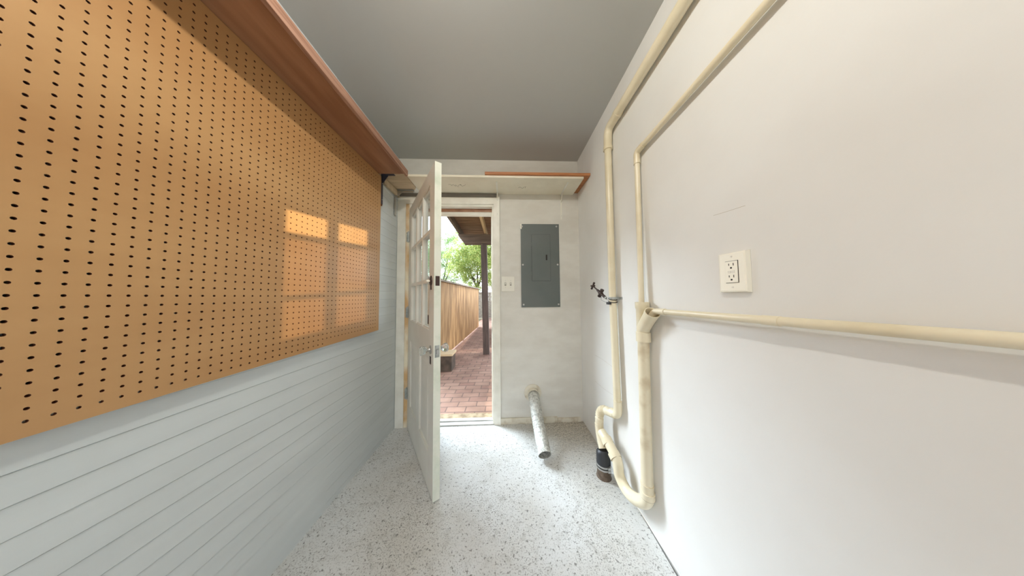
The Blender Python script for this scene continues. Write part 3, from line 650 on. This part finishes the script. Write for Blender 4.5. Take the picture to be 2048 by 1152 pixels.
mb = MB(); mb.tube([a+dd*0.08, a+dd*0.135], 0.0045, 12); mb.build('stem', M['valve'], vv, smooth=True)
c_ = a+dd*0.138; mb = MB(); mb.tube([c_-side*0.028, c_-side*0.022, c_-side*0.008, c_+side*0.008, c_+side*0.022, c_+side*0.028], [0.0065, 0.0080, 0.0055, 0.0055, 0.0080, 0.0065], 12)
mb.tube([c_-sid2*0.016, c_+sid2*0.016], 0.006, 12); mb.build('handle', M['valve'], vv, smooth=True)
mb = MB(); mb.tube([a, a-dd*0.012], 0.0075, 12); mb.build('inlet', M['galv'], vv, smooth=True)

# ------------------------------------------------------------------ dryer vent duct
dc = thing('vent_duct', (0.253, D, 0.27), 'crinkled foil dryer duct sagging from a round white collar to the floor', 'duct')
mb = MB(); cx, cz2 = 0.255, 0.272
mb.pipe_open([(cx, D-0.0005, cz2), (cx, D-0.006, cz2), (cx, D-0.010, cz2)], [0.080, 0.080, 0.072], 0.048, 36); mb.pipe_open([(cx, D-0.008, cz2), (cx, D-0.05, cz2-0.004)], 0.0515, 0.049, 30); fl = mb.build('wall_collar', M['trim_dirty'], dc, smooth=True); fl['label'] = 'round cream wall collar'
path = fillet([(cx, D-0.02, cz2), (0.256, 1.79, 0.250), (0.264, 1.64, 0.135), (0.276, 1.455, 0.047)], 0.09, 46)
rr = [0.0475+0.0013*math.sin(i*1.3)+RNG.uniform(-0.0008, 0.0008) for i in range(len(path))]
mb = MB(); mb.pipe_open(path, rr, 0.0440, 36); mb.build('foil_tube', M['foil'], dc, smooth=True)
for i, v in enumerate(mb.v): pass

# ------------------------------------------------------------------ assumed, unseen ceiling lamp (above and just behind the top of the picture)
LX, LY = -0.20, 0.25
cl_ = thing('assumed_ceiling_light', (LX, LY, C), 'assumed small round ceiling light above the viewpoint, out of view', 'ceiling light')
mb = MB(); mb.tube([(LX, LY, C-0.001), (LX, LY, C-0.030)], [0.07, 0.06], 28); mb.build('lamp_base', M['plastic'], cl_, smooth=True)
be = bpy.data.materials.new('lamp_glow'); be.use_nodes = True; pb = be.node_tree.nodes['Principled BSDF']; pb.inputs['Emission Color'].default_value = (1, 0.93, 0.82, 1); pb.inputs['Emission Strength'].default_value = 6
mb = MB(); mb.tube([(LX, LY, C-0.031), (LX, LY, C-0.040), (LX, LY, C-0.052), (LX, LY, C-0.060)], [0.045, 0.043, 0.032, 0.012], 24); mb.build('diffuser', be, cl_, smooth=True)
lamp = light('assumed_ceiling_lamp', 'POINT', (LX, LY, C-0.088), (0, 0, 0), CEIL_W, (1, 0.972, 0.89), shadow_soft_size=0.02)

# ------------------------------------------------------------------ outdoors
GZ = -0.05
struct(MB().box((-40, -30, GZ-0.25), (40, 60, GZ-0.05)).build('ground', M['soil']))
struct(MB().box((-1.25, D+0.22, GZ-0.05), (1.5, 14, GZ)).build('path', M['brick']), 'red brick path')
struct(MB().box((-1.25, D+0.08, GZ-0.05), (1.5, D+0.22, GZ+0.03)).build('trim_7', M['concrete']), 'tan concrete strip outside the sill')
def fence(pa, pb, h, m, label, posts, base=GZ, bw=0.14, rails=(0.35, 1.2)):
    pa, pb = Vector(pa), Vector(pb); d = pb-pa; ln = d.length; d.normalize(); nn = Vector((-d.y, d.x))
    t = thing('wooden_fence', (pa.x, pa.y, base), label, 'fence')
    mx = basis((pa.x, pa.y, base), (d.x, d.y, 0), (nn.x, nn.y, 0), (0, 0, 1)); mb = MB(); s = 0; 
    while s < ln:
        e_ = min(s+bw-0.004, ln); mb.box((s, RNG.uniform(0, 0.006), 0.02), (e_, 0.022, h-0.02), mx); s += bw
    mb.build('boards', m, t)
    mb = MB().box((-0.02, -0.05, h-0.02), (ln+0.02, 0.07, h+0.015), mx); mb.build('top_cap', M['fence_grey'], t)
    for s in posts: MB().box((s-0.045, -0.115, 0), (s+0.045, -0.022, h-0.02), mx).build('fence_post', m, t)
    for z in rails: MB().box((0, -0.022, z-0.045), (ln, -0.002, z+0.045), mx).build('rail', m, t)
    return t
fence((-1.08, 8.2), (-1.30, 3.0), 1.54, M['fence'], 'tall cedar board fence along the left side of the brick path', (0.1, 2.4, 4.7))
fence((0.2, 11.5), (-3.2, 11.5), 1.45, M['fence_grey'], 'weathered grey fence closing the far end of the path', (0.5, 2.5))
tp = MB(); tp.box((-0.505, 4.28, GZ), (-0.378, 4.40, 2.30), ch=0.006)
for i in range(len(tp.v)):
    x, y, z = tp.v[i]; tp.v[i] = (x-0.045*(z+0.05)/2.3+0.045, y, z)
tag(tp.build('porch_post', M['post']), 'dark brown square post holding the porch beam', 'post')
pr = thing('porch_roof', (-0.5, 4.0, 2.3), 'brown timber porch roof outside the doorway', 'roof')
BZ = 2.31
mb = MB(); mb.prism([(-0.86, BZ), (1.6, BZ), (1.6, BZ+0.20), (-0.985, BZ+0.20), (-0.985, BZ+0.17)], 4.28, 4.42, 1); mb.build('beam', M['beam'], pr)
rs = -0.03
def rz(y): return 2.56+(4.42-y)*0.02
mb = MB()
y = 2.10
while y < 4.9:
    mb.box((-0.99, y, rz(y)+0.10), (1.6, y+0.135, rz(y)+0.12)); y += 0.14
mb.build('roof_boards', M['decking'], pr)
for i, x in enumerate((-0.985, -0.43, 0.15, 0.7)):
    mb = MB(); ya, yb = 2.10, 4.85
    mb.prism([(ya, rz(ya)-0.03), (yb, rz(yb)-0.03), (yb, rz(yb)+0.10), (ya, rz(ya)+0.10)], x-0.0 if i else x-0.005, x+0.045, 0); mb.build('rafter', M['rafter'] if i == 1 else M['beam'], pr)
for y in (2.75, 3.45): MB().box((-0.94, y, rz(y)+0.03), (1.6, y+0.04, rz(y)+0.099)).build('batten', M['beam'], pr)
sb = MB().box((-1.16, 3.36, GZ), (-0.875, 3.62, 0.20), ch=0.012)
sb = tag(sb.build('stone_block', M['stone']), 'rough brown stone block against the fence beside the path', 'block')
MB().box((-1.17, 3.35, 0.201), (-0.86, 3.63, 0.235), ch=0.004).build('block_cap', M['rafter'], sb)
nw = MB().box((-0.24, 5.0, GZ), (0.0, 12, 1.15)); tag(nw.build('side_wall', M['siding_out']), 'pale mottled garden wall behind the dark porch post', 'wall')

def tree(name, loc, trunk_h, blobs, n_leaf, leaf, label, seed):
    rg = np.random.default_rng(seed); t = thing(name, loc, label, 'tree', None)
    lx, ly, lz = loc; mb = MB()
    mb.tube([(lx, ly, lz), (lx+0.05, ly, lz+trunk_h*0.5), (lx, ly, lz+trunk_h)], [0.11, 0.085, 0.06], 12)
    for b_ in blobs:
        mb.tube([(lx, ly, lz+trunk_h*0.7), ((lx+b_[0])/2, (ly+b_[1])/2, (lz+trunk_h+b_[2])/2), (b_[0], b_[1], b_[2])], [0.06, 0.035, 0.012], 8)
    mb.build('trunk', M['bark'], t, smooth=True)
    V = []; Fc = []
    for (bx, by, bz, br) in blobs:
        m = int(n_leaf*br**3/sum(q[3]**3 for q in blobs))
        # leaves in clumps
        nc = max(8, m//90); cc = rg.normal(size=(nc, 3)); cc /= np.linalg.norm(cc, axis=1)[:, None]; cc *= (rg.random((nc, 1))**0.5)*br
        idx = rg.integers(0, nc, m); P = cc[idx]+rg.normal(size=(m, 3))*br*0.11 + np.array([bx, by, bz])
        A = rg.normal(size=(m, 3)); A /= np.linalg.norm(A, axis=1)[:, None]; B = np.cross(A, rg.normal(size=(m, 3))); B /= np.linalg.norm(B, axis=1)[:, None]
        sz = rg.uniform(0.028, 0.052, (m, 1))
        q = np.stack([P-A*sz, P+B*sz*0.55, P+A*sz, P-B*sz*0.55], 1).reshape(-1, 3)
        b0_ = len(V); V.extend(map(tuple, q.tolist())); Fc.extend((b0_+4*i, b0_+4*i+1, b0_+4*i+2, b0_+4*i+3) for i in range(m))
    f = MB(); f.v = V; f.f = Fc; f.build('foliage', leaf, t, recalc=False)
    return t
tree('leafy_tree', (-1.75, 13.0, GZ-0.1), 2.6, [(-1.75, 13.0, 4.3, 1.5), (-2.9, 13.2, 3.3, 1.1), (-0.9, 12.8, 3.2, 1.2), (-2.3, 13.0, 2.4, 0.7), (-0.7, 13.0, 4.6, 1.0), (-1.4, 13.0, 2.0, 0.8)], 46000, M['leaf'], 'bright yellow-green tree beyond the far fence, nearest the porch post', 3)
tree('leafy_tree', (-5.6, 18.0, GZ-0.1), 2.9, [(-6.0, 18.0, 5.0, 1.7), (-5.2, 18.2, 3.2, 1.2), (-7.2, 18.0, 4.0, 1.5), (-4.5, 18.0, 6.4, 1.2), (-4.1, 18.0, 4.3, 1.2), (-3.7, 18.2, 2.6, 0.9)], 34000, M['leaf2'], 'cooler green tree behind the cedar fence, at the left of the doorway view', 5)
tree('leafy_tree', (2.2, 17.5, GZ-0.1), 2.4, [(1.9, 17.5, 3.4, 1.4), (2.9, 17.6, 4.0, 1.3)], 9000, M['leaf2'], 'green tree behind the mottled garden wall, right of the porch post', 9)
